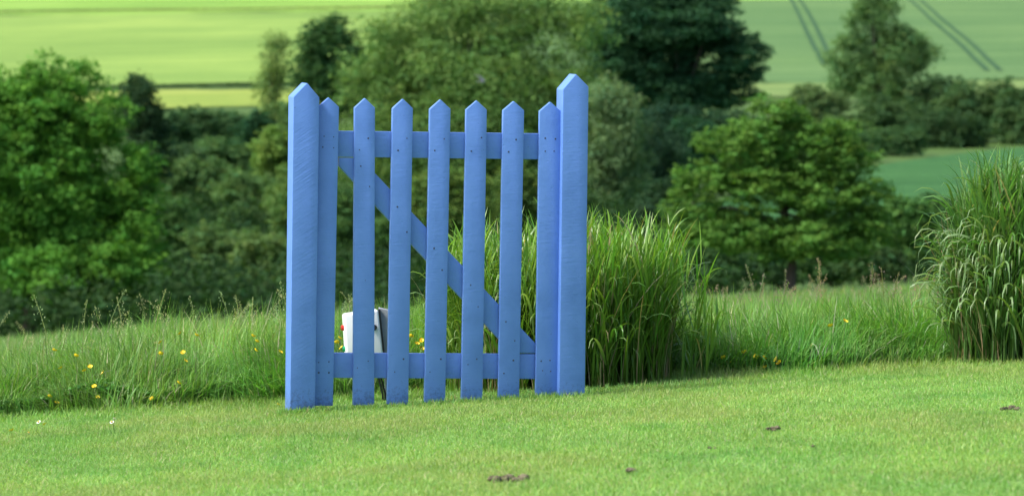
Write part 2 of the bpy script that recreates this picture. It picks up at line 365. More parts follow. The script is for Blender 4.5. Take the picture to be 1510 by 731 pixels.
def tree(name, label, cat, y, ells, base, leaf=0.1, dens=1.0, trunk=None, group=None, squash=0.62, lobes=26, spread=1.0, tr=0.16, hue=0.25, cards=None):
    SEED[0] += 1; rs = np.random.RandomState(SEED[0])
    s = y / F; leaf = leaf * 0.66; ells = [(e[0], e[1], e[2] * 1.12, e[3] * 1.10, *e[4:]) for e in ells]
    C = np.array([list(at(cx, cy, y + (e[0] if e else 0))) for cx, cy, hw, hh, *e in ells])
    Rr = np.array([[hw * s, max(hw, hh) * 0.8 * s, hh * s] for cx, cy, hw, hh, *e in ells])
    area = (Rr[:, 0] * Rr[:, 2]).sum()
    n = int(dens * 7.5 * area * math.pi / (leaf ** 2)) if cards is None else cards
    n = int(min(n, 170000))
    V, Q, CC, LC = leaves_np(rs, C, Rr, n, leaf, base, squash, lobes, spread, hue)
    bx = C[:, 0].mean() if trunk is None else at(trunk, 400, y).x
    bz = gz1(bx, y) - 0.1
    root = empty(name, (bx, y, bz))
    O = np.array([bx, y, bz])
    prop(root, label, cat, group)
    link('crown' if cat == 'tree' else 'foliage', mesh_np('crown', V - O, Q, CC), M_TREE, root)
    # trunk and limbs reach towards the lobes
    top = C[np.argmax(C[:, 2])]; H = top[2] - bz
    ch = []
    tp = [np.array([0, 0, 0.]), np.array([0.02 * H, 0, 0.18 * H]), (top - O) * np.array([0.35, 0.35, 0.5]), (top - O) * np.array([0.8, 0.8, 0.8]), (top - O)]
    ch.append(tube_np(tp, [tr * 1.5, tr, tr * 0.75, tr * 0.4, tr * 0.12], 9))
    for j in rs.choice(len(LC), min(16, len(LC)), replace=False):
        e = LC[j] - O; st = rs.uniform(0.15, 0.6)
        a0 = np.array([0.02 * H, 0, 0.18 * H]) * (1 - st) + (top - O) * np.array([0.6, 0.6, 0.65]) * st
        mid = a0 * 0.45 + e * 0.55 + rs.normal(size=3) * 0.04 * H
        ch.append(tube_np([a0, mid, e], [tr * 0.42, tr * 0.25, tr * 0.07], 6))
    v, q, c = merge(ch)
    link('trunk' if cat == 'tree' else 'stems', mesh_np('trunk', v, q, smooth=True), M_BARK, root)
    return root
GT = 'trees and bushes in the valley'
G1 = (0.088, 0.235, 0.030); G2 = (0.120, 0.225, 0.055); G3 = (0.026, 0.085, 0.034)
G5 = (0.065, 0.150, 0.040); G6 = (0.095, 0.185, 0.055); G7 = (0.085, 0.145, 0.055)
tree('broadleaf_tree', 'large bright green broad-crowned tree filling the left edge', 'tree', 130,
     [(95, 165, 88, 80), (30, 185, 75, 80), (45, 300, 110, 130), (165, 240, 72, 75), (178, 345, 66, 95), (190, 430, 52, 40), (60, 130, 60, 40), (-60, 250, 90, 160), (100, 400, 130, 55, -1), (205, 290, 40, 50)], G1, 0.095, 1.0, 40, GT, lobes=34)
tree('broadleaf_tree', 'small dark tree peeping out behind the right shoulder of the large left tree', 'tree', 175,
     [(205, 158, 34, 50), (222, 225, 34, 60)], (0.028, 0.068, 0.026), 0.10, 1, None, GT)
tree('leafy_tree', 'pale loose yellowish tree at the corner of the golden field', 'tree', 330,
     [(408, 95, 24, 50), (395, 140, 22, 40)], (0.14, 0.22, 0.06), 0.16, 0.45, None, GT, spread=1.4)
tree('round_tree', 'dark green round-topped tree standing just above the left gate post', 'tree', 250,
     [(485, 78, 48, 56), (470, 125, 42, 50), (510, 130, 45, 60)], (0.040, 0.105, 0.030), 0.13, 1.0, None, GT)
tree('willow_tree', 'huge grey-green willow-like tree rising behind the middle of the gate', 'tree', 200,
     [(690, 55, 125, 90), (590, 85, 70, 70), (560, 160, 80, 90), (810, 70, 95, 90), (700, 190, 140, 120, -1), (840, 180, 80, 90, -1), (600, 260, 90, 100, -1), (640, 310, 110, 90), (790, 300, 110, 90)], G2, 0.115, 1.15, 700, GT, lobes=34, spread=1.2, tr=0.3)
tree('willow_tree', 'silvery pale green tree bulging out right of the right gate post', 'tree', 180,
     [(890, 200, 60, 80), (870, 290, 66, 66), (925, 255, 36, 60)], (0.125, 0.21, 0.085), 0.095, 1.0, 880, GT, spread=1.3, squash=0.9)
tree('broadleaf_tree', 'very dark spreading tree with a dense crown right of centre at the top', 'tree', 230,
     [(975, 35, 105, 65), (895, 30, 50, 50, 4), (1065, 85, 68, 52), (940, 100, 85, 75), (1010, 140, 85, 50), (1085, 130, 45, 40), (1030, 0, 70, 40)], G3, 0.13, 1.1, 1000, GT, lobes=34, squash=0.5, tr=0.35)
tree('field_maple', 'low wide yellow-green tree with layered boughs and a visible short trunk', 'tree', 105,
     [(1140, 168, 50, 30), (1105, 212, 70, 38), (1190, 208, 74, 38), (1245, 236, 58, 26), (1045, 265, 58, 34), (1018, 305, 48, 28), (1135, 272, 90, 45), (1225, 288, 80, 45), (1070, 340, 85, 36), (1120, 362, 60, 26), (1200, 352, 95, 38), (1275, 335, 55, 40)], (0.092, 0.205, 0.034), 0.07, 1.05, 1163, GT, lobes=34, squash=0.42, tr=0.10)
tree('hedgerow_tree', 'tall airy tree standing up out of the right-hand hedge', 'tree', 320,
     [(1290, 30, 42, 42), (1255, 85, 40, 38), (1325, 80, 52, 42), (1285, 125, 60, 40)], (0.105, 0.205, 0.065), 0.15, 0.8, 1290, GT, spread=1.3, squash=0.9)  # leaf colour lightened to stand in for distant haze
GB = 'bushes below the fields'
BUSH = [  # bushes under tree crowns have shade put into darker leaf colours
 (450, 185, 42, 45, 240, (0.075, 0.155, 0.045), 'green bush directly behind the upper part of the left post'),
 (255, 200, 40, 46, 250, (0.04, 0.10, 0.035), 'dark bush between the large left tree and the yellow field strip'),
 (300, 185, 50, 38, 258, (0.06, 0.13, 0.045), 'mid green bush with its top right under the yellow field strip'),
 (425, 175, 40, 40, 262, (0.10, 0.18, 0.05), 'pale green bush just left of the pointed top of the left post'),
 (345, 190, 40, 38, 262, (0.05, 0.12, 0.04), 'small domed dark bush against the yellow field strip'),
 (380, 195, 36, 44, 250, G3, 'blackish green bush at the yellow strip near the gate'),
 (420, 230, 48, 60, 215, (0.13, 0.23, 0.045), 'light green bush against the left gate post at shoulder height'),
 (290, 275, 62, 60, 190, G6, 'wide mid green bush below the domed dark bush'),
 (375, 300, 62, 65, 180, G6, 'mid green bush left of the gate at half its height'),
 (250, 340, 42, 70, 160, G5, 'narrow dark bush close beside the large left tree'),
 (320, 370, 62, 58, 155, (0.095, 0.18, 0.055), 'rounded grey-green bush low between tree and gate'),
 (400, 385, 60, 62, 152, (0.115, 0.20, 0.06), 'pale bush touching the left gate post low down'),
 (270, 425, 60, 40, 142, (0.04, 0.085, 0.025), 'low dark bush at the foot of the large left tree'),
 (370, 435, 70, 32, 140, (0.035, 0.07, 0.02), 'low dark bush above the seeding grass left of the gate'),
 (500, 330, 60, 80, 160, G5, 'dark bush seen between the first and second pickets'),
 (660, 290, 70, 60, 150, (0.11, 0.19, 0.04), 'bright green bush seen below the top rail in the middle of the gate'),
 (770, 285, 50, 60, 152, (0.10, 0.175, 0.04), 'bright green bush seen beside the right gate post'),
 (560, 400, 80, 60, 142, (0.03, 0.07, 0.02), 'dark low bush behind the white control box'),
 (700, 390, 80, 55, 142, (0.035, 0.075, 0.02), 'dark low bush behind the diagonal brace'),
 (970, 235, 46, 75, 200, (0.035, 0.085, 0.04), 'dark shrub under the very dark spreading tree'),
 (1020, 215, 45, 60, 215, G3, 'shrub coloured blackish for the shade beneath the very dark tree'),
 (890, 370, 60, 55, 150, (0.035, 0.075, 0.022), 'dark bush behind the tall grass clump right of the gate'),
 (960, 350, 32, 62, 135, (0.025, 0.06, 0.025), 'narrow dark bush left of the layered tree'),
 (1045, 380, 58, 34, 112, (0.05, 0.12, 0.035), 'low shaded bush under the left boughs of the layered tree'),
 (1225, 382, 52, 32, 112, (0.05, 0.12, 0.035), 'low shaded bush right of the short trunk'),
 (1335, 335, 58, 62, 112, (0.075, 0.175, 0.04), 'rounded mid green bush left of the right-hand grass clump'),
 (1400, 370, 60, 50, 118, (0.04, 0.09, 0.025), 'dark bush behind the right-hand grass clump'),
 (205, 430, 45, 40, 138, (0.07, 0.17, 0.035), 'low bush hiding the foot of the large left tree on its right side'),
 (120, 440, 70, 35, 145, (0.03, 0.07, 0.022), 'bush coloured dark for the shade beneath the large left tree'),
 (20, 445, 60, 36, 145, (0.03, 0.07, 0.022), 'bush at the far left coloured dark for the shade beneath the large tree'),
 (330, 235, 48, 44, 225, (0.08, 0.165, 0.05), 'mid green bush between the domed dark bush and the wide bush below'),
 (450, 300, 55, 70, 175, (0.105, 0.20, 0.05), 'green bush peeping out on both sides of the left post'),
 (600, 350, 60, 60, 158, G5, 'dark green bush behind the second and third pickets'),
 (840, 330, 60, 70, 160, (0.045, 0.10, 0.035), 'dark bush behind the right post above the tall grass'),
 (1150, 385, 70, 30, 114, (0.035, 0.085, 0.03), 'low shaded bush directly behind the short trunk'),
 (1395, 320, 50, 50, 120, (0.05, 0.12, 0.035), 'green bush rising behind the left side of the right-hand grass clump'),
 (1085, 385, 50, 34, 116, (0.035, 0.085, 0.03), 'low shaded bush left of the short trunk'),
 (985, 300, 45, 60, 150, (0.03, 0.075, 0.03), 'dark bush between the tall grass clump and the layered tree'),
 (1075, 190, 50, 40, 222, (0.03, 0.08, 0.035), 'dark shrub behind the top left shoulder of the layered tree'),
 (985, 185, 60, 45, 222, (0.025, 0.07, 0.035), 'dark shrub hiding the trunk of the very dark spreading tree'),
 (265, 240, 45, 40, 215, (0.06, 0.125, 0.045), 'mid green bush right of the small dark tree at the left'),
 (1290, 385, 55, 32, 110, (0.045, 0.10, 0.03), 'low bush at the meadow edge left of the right-hand grass clump'),
 (1205, 158, 50, 48, 305, (0.10, 0.175, 0.06), 'greyish hedge bush left of the tall airy hedge tree'),
 (1180, 205, 42, 32, 262, G6, 'lowest leftmost hedge bush behind the layered tree'),
 (1255, 212, 48, 28, 268, (0.055, 0.13, 0.04), 'low hedge bush standing on the sloping top edge of the lower field'),
 (1330, 205, 45, 26, 280, (0.06, 0.135, 0.045), 'low hedge bush where the lower field narrows left of the grass clump'),
 (1245, 195, 48, 32, 296, G6, 'low hedge bush below the tall airy hedge tree'),
 (1315, 175, 60, 48, 305, (0.05, 0.11, 0.035), 'dark green hedge bush under the right side of the airy tree'),
 (1385, 148, 52, 50, 318, (0.045, 0.10, 0.035), 'small dark hedge bush right of the airy tree'),
 (1395, 188, 66, 42, 298, (0.04, 0.09, 0.03), 'low dark hedge bush on the lower field edge'),
 (1455, 158, 72, 56, 308, (0.065, 0.135, 0.045), 'large hedge bush at the right edge of the photo'),
 (1520, 170, 56, 50, 304, (0.065, 0.135, 0.045), 'last hedge bush cut by the right edge of the photo'),
]
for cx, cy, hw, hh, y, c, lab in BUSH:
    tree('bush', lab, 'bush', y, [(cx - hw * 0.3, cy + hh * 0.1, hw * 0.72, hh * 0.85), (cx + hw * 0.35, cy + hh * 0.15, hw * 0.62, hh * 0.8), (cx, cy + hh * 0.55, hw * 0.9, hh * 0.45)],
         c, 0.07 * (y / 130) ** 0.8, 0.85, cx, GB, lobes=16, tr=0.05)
# valley floor scrub, tree shade put into its dark leaf colour
rs = np.random.RandomState(77); MC = []; MR = []
for _ in range(270):
    px = rs.uniform(-60, 930); yy = rs.uniform(118, 240); hh = rs.uniform(0.9, 1.9) * (1.0 if yy < 170 else 1.3)
    p = at(px, 400, yy); MC.append((p.x, yy, gz1(p.x, yy) + hh * 0.35)); MR.append((hh * 1.15, hh, hh * 0.75))
for _ in range(60):
    px = rs.uniform(920, 1560); yy = rs.uniform(109, 128); hh = rs.uniform(0.5, 0.95)
    p = at(px, 400, yy); MC.append((p.x, yy, gz1(p.x, yy) + hh * 0.3)); MR.append((hh * 1.2, hh, hh * 0.8))
V, Q, C, _l = leaves_np(rs, np.array(MC), np.array(MR), 190000, 0.09, (0.026, 0.066, 0.018), 0.62, 60)
prop(link('undergrowth', mesh_np('undergrowth', V, Q, C), M_TREE), 'scrub covering the valley floor under the trees, coloured dark for their shade', 'undergrowth', kind='stuff')
# field hedges far away: one long thin hedge each
def far_hedge(label, y, u0, u1, h, base, jag=0.5):
    rs = np.random.RandomState(int(y)); n = 16000
    u = rs.uniform(u0, u1, n); yy = y + rs.uniform(-1.2, 1.2, n); x = u * yy
    hh = h * (0.6 + jag * noise2(x * 0.08, x * 0 + 3, 4, 3)) * rs.uniform(0, 1, n) ** 0.6
    P = np.stack([x, yy, gz(x, yy) + 0.2 + hh], -1)
    a = rs.normal(size=(n, 3)); a /= np.linalg.norm(a, axis=1)[:, None]; b = np.cross(a, rs.normal(size=(n, 3))); b /= np.linalg.norm(b, axis=1)[:, None]
    s = 0.16
    V = np.stack([P - a * s, P + b * s * 0.6, P + a * s, P - b * s * 0.6], 1).reshape(-1, 3)
    C = np.repeat(np.array(base)[None] * rs.uniform(0.7, 1.3, (n, 1)), 4, 0)
    prop(link('hedge', mesh_np('hedge', V, np.arange(n * 4).reshape(n, 4), C), M_TREE), label, 'hedge', 'hedges between the fields')
far_hedge('low dark hedge line along the foot of the golden field', 452, -0.20, -0.02, 0.22, (0.06, 0.11, 0.04))
far_hedge('thin pale brownish hedge line across the top of the golden field', 855, -0.20, 0.0, 0.28, (0.26, 0.30, 0.12))

# ------------------------------------------------------------------ grass
def blades(rs, x, y, h, w, lean, S, col, curve=1.6, z=None, twist=None):
    n = len(x); z0 = gz(x, y) if z is None else z
    az = rs.uniform(0, 2 * math.pi, n) if twist is None else twist + rs.normal(0, 0.9, n)
    t = np.linspace(0, 1, S)[None, :]
    d = np.stack([np.cos(az), np.sin(az)], -1)
    hor = lean[:, None] * h[:, None] * t ** curve
    P = np.empty((n, S, 3)); P[..., 0] = x[:, None] + d[:, 0:1] * hor; P[..., 1] = y[:, None] + d[:, 1:2] * hor
    P[..., 2] = z0[:, None] - 0.004 + h[:, None] * (t - 0.45 * np.minimum(lean[:, None], 1.4) * t ** 3 * 0.8)
    fa = az + math.pi / 2 + rs.normal(0, 0.5, n)
    side = np.stack([np.cos(fa), np.sin(fa), 0 * fa], -1)
    W = w[:, None] * (1 - t ** 2.2 * 0.92) * np.minimum(1, 0.6 + t * 2)
    return strips(P, W, side, col)
def tint(rs, n, base, var=0.18, straw=0.0, scol=(0.34, 0.30, 0.14)):
    c = np.array(base)[None, :] * rs.uniform(1 - var, 1 + var, (n, 1)); c[:, 0] *= rs.uniform(0.8, 1.25, n)
    m = rs.rand(n) < straw; c[m] = np.array(scol) * rs.uniform(0.7, 1.2, (m.sum(), 1)); return c
rs = np.random.RandomState(3)
# mown lawn
n = 560000
y = 10.2 + (19.25 - 10.2) * rs.rand(n) ** 0.85; x = rs.uniform(-1, 1, n) * (0.128 * y)
keep = y < lawn_edge(x) + 0.15; x = x[keep]; y = y[keep]; n = len(x)
pn = noise2(x * 1.6 + 9, y * 0.8, 11, 4); p2 = noise2(x * 5, y * 3, 12, 3)
h = (0.011 + 0.012 * rs.rand(n) + 0.010 * pn) * (1 + 2.2 * rs.rand(n) * np.clip((y - lawn_edge(x) + 0.45) / 0.5, 0, 1)) 
tall = rs.rand(n) < 0.012; h[tall] *= 1.7
c = tint(rs, n, (0.212, 0.380, 0.088), 0.28, 0.06, (0.42, 0.42, 0.24))
lo = noise2(x * 0.7 + 2, y * 0.35 + 4, 17, 3); c *= (0.70 + 0.35 * p2 + 0.28 * lo)[:, None]; cl = np.clip((noise2(x * 4.3 + 1, y * 1.1, 19, 3) - 0.60) * 9, 0, 1)[:, None]; c = c * (1 - cl * np.array([[0.22, 0.10, 0.18]])); c[:, 0] *= (0.84 + 0.46 * pn); dry = np.clip((pn - 0.56) * 5, 0, 1)[:, None]; c = c * (1 - 0.35 * dry) + np.array([0.34, 0.38, 0.15]) * 0.35 * dry
V, Q, C = blades(rs, x, y, h, 0.0011 + 0.0010 * rs.rand(n), rs.uniform(0.1, 1.0, n), 3, c)
prop(link('lawn_grass', mesh_np('lawn_grass', V, Q, C), M_GRASS), 'short mown bright green grass of the lawn', 'grass', kind='stuff')
n = 70000   # the lawn outside the view, thinner
y = rs.uniform(5, 19, n); x = rs.uniform(-9, 9, n); keep = (np.abs(x) > 0.128 * y) & (y < lawn_edge(x)); keep |= (y < 10.2); x = x[keep]; y = y[keep]; n = len(x)
V1 = blades(rs, x, y, 0.025 + 0.02 * rs.rand(n), 0.003 + 0.003 * rs.rand(n), rs.uniform(0.1, 0.9, n), 3, tint(rs, n, (0.20, 0.39, 0.08), 0.2, 0.04))
prop(link('outer_lawn_grass', mesh_np('outer_lawn_grass', *V1), M_GRASS), 'short mown grass beside the lawn in view', 'grass', kind='stuff')
# taller tufts left uncut at the feet of the gate and of the grass clumps
n = 7500
tx = rs.uniform(-0.95, 1.05, n); k_ = rs.rand(n) < 0.6
x = np.where(k_, np.where(rs.rand(n) < 0.3, rs.uniform(-0.88, -0.70, n), rs.uniform(-0.86, 0.30, n)), rs.uniform(-0.3, 0.85, n)); y = np.where(k_, 17.85 + (x + 0.8) * 0.25 + rs.normal(-0.03, 0.035, n), 18.45 + rs.normal(0, 0.10, n))
V1 = blades(rs, x, y, rs.uniform(0.015, 0.045, n), 0.0012 + 0.001 * rs.rand(n), rs.uniform(0.1, 0.9, n), 4, tint(rs, n, (0.19, 0.36, 0.09), 0.25, 0.08))
prop(link('tufted_grass', mesh_np('tufted_grass', *V1), M_GRASS), 'slightly taller uncut grass along the foot of the gate', 'grass', kind='stuff')
CLUMPS = [(0.19, 18.95, 0.45, 0.42), (2.05, 18.95, 0.30, 0.28)]
def off_clumps(x, y):
    k = np.ones(len(x), bool)
    for cx, cy, rx, ry in CLUMPS: k &= ~((np.abs(x - cx) < rx * 1.12) & (y < cy + ry * 0.6))
    return k
# long meadow grass
def hmap(x, y):
    u = x / y / 0.1
    return 0.235 + 0.09 * np.clip((u + 1.05) / 0.35, 0, 1) - 0.035 * np.clip((u - 0.2) / 0.3, 0, 1) + 0.14 * (noise2(x * 1.5, y * 0.7, 21, 3) - 0.5)
chunks = []
n = 130000
t_ = rs.rand(n) ** 1.5; x = rs.uniform(-3.0, 3.2, n); y = lawn_edge(x) + 0.02 + 3.2 * t_; k_ = off_clumps(x, y); x = x[k_]; y = y[k_]; n = len(x)
tus = noise2(x * 4.2 + 5, y * 3.0, 71, 2); h = hmap(x, y) * rs.uniform(0.45, 1.18, n) * (0.62 + 0.72 * tus) * np.clip(0.45 + (y - lawn_edge(x)) * 1.6, 0.45, 1)
c = tint(rs, n, (0.150, 0.320, 0.055), 0.25, 0.06, (0.38, 0.38, 0.24)); pn = noise2(x * 1.1 + 3, y * 0.9, 31, 3); c[:, 0] *= 0.7 + 0.7 * pn; c *= (0.62 + 0.70 * noise2(x * 3.4, y * 2.6, 33, 3))[:, None]
chunks.append(blades(rs, x, y, h, 0.0018 + 0.002 * rs.rand(n), rs.gamma(2.0, 0.32, n), 6, c, 2.0, twist=noise2(x * 2.2, y * 2.0, 61, 2) * 14))
n = 70000
x0 = rs.uniform(-1, 1, n); y = 22 * (62 / 22) ** (rs.rand(n) ** 0.9); x = x0 * 0.135 * y
h = (0.9 * hmap(x, y)) * rs.uniform(0.5, 1.15, n)
c = tint(rs, n, (0.16, 0.30, 0.07), 0.2, 0.12, (0.36, 0.34, 0.22)); c[:, 0] *= 0.75 + 0.6 * noise2(x * 0.6, y * 0.3, 41, 3)
chunks.append(blades(rs, x, y, h, 0.0035 * (y / 22) * rs.uniform(0.7, 1.3, n), rs.gamma(2.0, 0.2, n), 4, c, 2.0))
prop(link('meadow_grass', mesh_np('meadow_grass', *merge(chunks)), M_GRASS), 'long unmown meadow grass behind the gate', 'grass', kind='stuff')
# leafy weeds low along the front of the long grass
n = 26000
x = np.where(rs.rand(n) < 0.8, rs.uniform(-2.1, -0.85, n), rs.uniform(-2.6, 3.0, n)); y = lawn_edge(x) + 0.05 + rs.gamma(1.6, 0.16, n); k_ = off_clumps(x, y); x = x[k_]; y = y[k_]; n = len(x)
hh = (0.04 + 0.10 * noise2(x * 3.0, y * 2, 51, 3)) * rs.uniform(0.2, 1, n)
P = np.stack([x, y, gz(x, y) + hh], -1); a = rs.normal(size=(n, 3)); a[:, 2] *= 0.4; a /= np.linalg.norm(a, axis=1)[:, None]
nr = rs.normal(size=(n, 3)) * 0.5 + np.array([0, 0, 1]); b = np.cross(nr, a); b /= np.linalg.norm(b, axis=1)[:, None]; s = rs.uniform(0.006, 0.014, (n, 1))
V = np.stack([P - a * s, P + b * s * 0.75, P + a * s, P - b * s * 0.75], 1).reshape(-1, 3)
C = np.repeat(tint(rs, n, (0.095, 0.24, 0.04), 0.3), 4, 0)
prop(link('leafy_weeds', mesh_np('leafy_weeds', V, np.arange(n * 4).reshape(n, 4), C), M_GRASS), 'low leafy weeds at the front of the long grass', 'weeds', kind='stuff')
# seeding stalks
def seed_stalks(rs, n, xr, yr, hb, base=(0.36, 0.42, 0.22)):
    x = rs.uniform(*xr, n); y = rs.uniform(*yr, n); h = hb * rs.uniform(0.85, 1.25, n); z0 = gz(x, y); h = h * np.where(rs.rand(n) < 0.3, rs.uniform(0.95, 1.15, n), rs.uniform(0.6, 0.95, n))
    az = rs.uniform(0, 6.28, n); lean = rs.uniform(0.05, 0.5, n); t = np.linspace(0, 1, 7)[None]
    P = np.empty((n, 7, 3)); hor = lean[:, None] * h[:, None] * t ** 2.2
    P[..., 0] = x[:, None] + np.cos(az)[:, None] * hor; P[..., 1] = y[:, None] + np.sin(az)[:, None] * hor; P[..., 2] = z0[:, None] + h[:, None] * t * (1 - 0.15 * lean[:, None] * t)
    side = np.tile([1., 0, 0], (n, 1)); a = strips(P, np.full((n, 7), 0.0013), side, tint(rs, n, (0.20, 0.26, 0.09), 0.2))
    k = 34; tt = rs.uniform(0.70, 1.0, (n, k)); i0 = np.minimum((tt * 6).astype(int), 5); fr = tt * 6 - i0
    B = np.take_along_axis(P, i0[..., None].repeat(3, 2), 1) * (1 - fr[..., None]) + np.take_along_axis(P, (i0 + 1)[..., None].repeat(3, 2), 1) * fr[..., None]
    wid = (0.020 * rs.uniform(0.35, 1.2, (n, 1)))[..., None] * np.sin((tt - 0.68) / 0.34 * math.pi)[..., None].clip(0.15)
    B = (B + rs.normal(size=(n, k, 3)) * wid * 0.85 * np.array([1, 1, 0.5])).reshape(-1, 3); m = len(B)
    d = rs.normal(size=(m, 3)) * 0.4 + np.array([0, 0, 1]); d /= np.linalg.norm(d, axis=1)[:, None]; e = np.cross(d, rs.normal(size=(m, 3))); e /= np.linalg.norm(e, axis=1)[:, None]
    s = 0.0045
    V = np.stack([B - d * s, B + e * s * 0.45, B + d * s, B - e * s * 0.45], 1).reshape(-1, 3)
    return [a, (V, np.arange(m * 4).reshape(m, 4), np.repeat(np.repeat(tint(rs, n, base, 0.2), k, 0), 4, 0))]
ch = seed_stalks(rs, 80, (-2.15, -0.8), (19.3, 22.0), 0.37) + seed_stalks(rs, 40, (-2.9, 0.3), (19.6, 24), 0.38) + seed_stalks(rs, 60, (1.0, 2.6), (20.5, 24), 0.34, (0.30, 0.22, 0.18)) + seed_stalks(rs, 130, (0.6, 3.6), (24, 34), 0.36, (0.36, 0.28, 0.20)) + seed_stalks(rs, 25, (-3.6, 0.0), (24, 34), 0.4)
prop(link('seeding_grass', mesh_np('seeding_grass', *merge(ch)), M_GRASS), 'thin seeding grass stalks above the meadow', 'grass', kind='stuff')

# ------------------------------------------------------------------ tall ornamental grass clumps
def reed_clump(label, cx, cy, rx, ry, H, n_stem, base, seed, flare=0.10, lw=0.0055, droop=1.0, top_lean=0.15, pale=0.15, skirt=300, extra=()):
    rs = np.random.RandomState(seed)
    a = rs.uniform(0, 6.283, n_stem); r = np.sqrt(rs.rand(n_stem)); x = cx + rx * r * np.cos(a); y = cy + ry * r * np.sin(a)
    hs = H * (0.80 + 0.22 * rs.rand(n_stem)) * (1 - 0.10 * r ** 2)
    for ex, ey, eh in extra:
        x = np.append(x, ex); y = np.append(y, ey); hs = np.append(hs, eh)
    n = len(x); z0 = gz(x, y)
    outx = (x - cx) / rx * flare * H + rs.normal(0, 0.025, n); outy = (y - cy) / ry * flare * H + rs.normal(0, 0.02, n)
    S = 6; t = np.linspace(0, 1, S)[None]
    P = np.empty((n, S, 3)); P[..., 0] = x[:, None] + (outx[:, None]) * t ** 1.5; P[..., 1] = y[:, None] + outy[:, None] * t ** 1.5; P[..., 2] = z0[:, None] + hs[:, None] * 0.86 * t
    side = np.tile([1., 0, 0], (n, 1)); ang = rs.uniform(0, 3.14, n); side = np.stack([np.cos(ang), np.sin(ang), 0 * ang], -1)
    stems = strips(P, np.tile(np.linspace(0.003, 0.0015, S), (n, 1)), side, tint(rs, n, np.array(base) * 0.8, 0.15, 0.04))
    def leaves(idx, f, L, elev, wd, col, dr, az=None):
        m = len(idx); i0 = np.minimum((f * (S - 1)).astype(int), S - 2); fr = (f * (S - 1) - i0)[:, None]
        B = P[idx, i0] * (1 - fr) + P[idx, i0 + 1] * fr
        if az is None: az = rs.uniform(0, 6.283, m)
        K = 9; pos = np.empty((m, K, 3)); pos[:, 0] = B; el = elev.copy(); ds = L / (K - 1)
        d = np.stack([np.cos(az), np.sin(az)], -1)
        for kx in range(1, K):
            pos[:, kx, 0] = pos[:, kx - 1, 0] + d[:, 0] * np.cos(el) * ds; pos[:, kx, 1] = pos[:, kx - 1, 1] + d[:, 1] * np.cos(el) * ds
            pos[:, kx, 2] = pos[:, kx - 1, 2] + np.sin(el) * ds
            el = np.maximum(el - dr * (0.12 + 2.6 * (kx / K) ** 3), -1.45)
        pos[..., 2] = np.maximum(pos[..., 2], gz(pos[..., 0], pos[..., 1]) + 0.01)
        tt = np.linspace(0, 1, K)[None]; W = wd[:, None] * np.minimum(1, 0.45 + tt * 2.5) * (1 - tt ** 2.5 * 0.95)
        sd = np.stack([-d[:, 1], d[:, 0], rs.normal(0, 0.45, m)], -1); sd /= np.linalg.norm(sd, axis=1)[:, None]
        return strips(pos, W, sd, col)
    parts = []
    k = 7; idx = np.repeat(np.arange(n), k); f = np.clip(np.tile(np.linspace(0.10, 0.98, k), n) + rs.normal(0, 0.06, n * k), 0.02, 1)
    L = H * (0.20 + 0.26 * rs.rand(len(idx))) * np.clip(1.15 - 0.35 * f, 0.6, 1.2); elev = 1.42 - rs.gamma(2, 0.09, len(idx))
    dr = rs.gamma(2.2, 0.045, len(idx)) * droop
    parts.append(leaves(idx, f, L, elev, lw * rs.uniform(0.5, 1.15, len(idx)) , tint(rs, len(idx), base, 0.26, 0.04) * (0.74 + 0.46 * f)[:, None] * np.array([[1.0, 1.0, 1.0]]), dr))  # brightness rises with leaf height: light on the tops put into colour
    # arching skirt of longer leaves hanging outwards on the camera side and all round
    idx = rs.randint(0, n, skirt); rr = np.hypot((x[idx] - cx) / rx, (y[idx] - cy) / ry); keep = rr > 0.45; idx = idx[keep]; m = len(idx)
    azs = np.arctan2(y[idx] - cy, x[idx] - cx) + rs.normal(0, 0.6, m)
    col = tint(rs, m, base, 0.2); pm = rs.rand(m) < 0.5; col[pm] = col[pm] * (1 - pale) + np.array([0.42, 0.50, 0.30]) * pale
    parts.append(leaves(idx, rs.uniform(0.15, 0.75, m), H * rs.uniform(0.26, 0.46, m), 1.35 - rs.gamma(2, 0.1, m), lw * rs.uniform(0.8, 1.3, m), col, 0.42 * droop * rs.uniform(0.7, 1.4, m), azs))
    v, q, c = merge(parts)
    root = empty('ornamental_grass', (cx, cy, gz1(cx, cy))); O = np.array(root.location)
    prop(root, label, 'ornamental grass', 'tall grass clumps at the lawn edge')
    link('stems', mesh_np('stems', stems[0] - O, stems[1], stems[2]), M_REED, root)
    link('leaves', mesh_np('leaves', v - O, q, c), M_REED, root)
    # dry curled tips and dead straws
    m = 90; a = rs.uniform(0, 6.283, m); xx = cx + rx * np.cos(a) * 0.95; yy = cy + ry * np.sin(a) * 0.95
    v, q, c = blades(rs, xx, yy, H * rs.uniform(0.15, 1.0, m), np.full(m, 0.002), rs.uniform(0.05, 0.5, m), 7, tint(rs, m, (0.33, 0.27, 0.17), 0.2))
    link('dead_straws', mesh_np('dead_straws', v - O, q, c), M_REED, root)
    return root
ex = [(at(px, 560, 18.8).x, 18.8 + 0.1 * math.sin(px), hh) for px, hh in ((1005, .52), (1012, .46), (1020, .55), (1026, .40), (1034, .50), (1018, .36), (1040, .30))]
reed_clump('wide tall green grass clump standing right behind the gate', 0.19, 18.95, 0.45, 0.42, 0.655, 950, (0.13, 0.27, 0.035), 7, 0.05, 0.0054, 1.35, skirt=700, pale=0.25, extra=ex)
reed_clump('tall arching pale grass clump at the right edge of the lawn', 2.05, 18.95, 0.30, 0.28, 0.80, 800, (0.105, 0.225, 0.05), 8, -0.06, 0.0064, 2.0, skirt=900, pale=0.30)

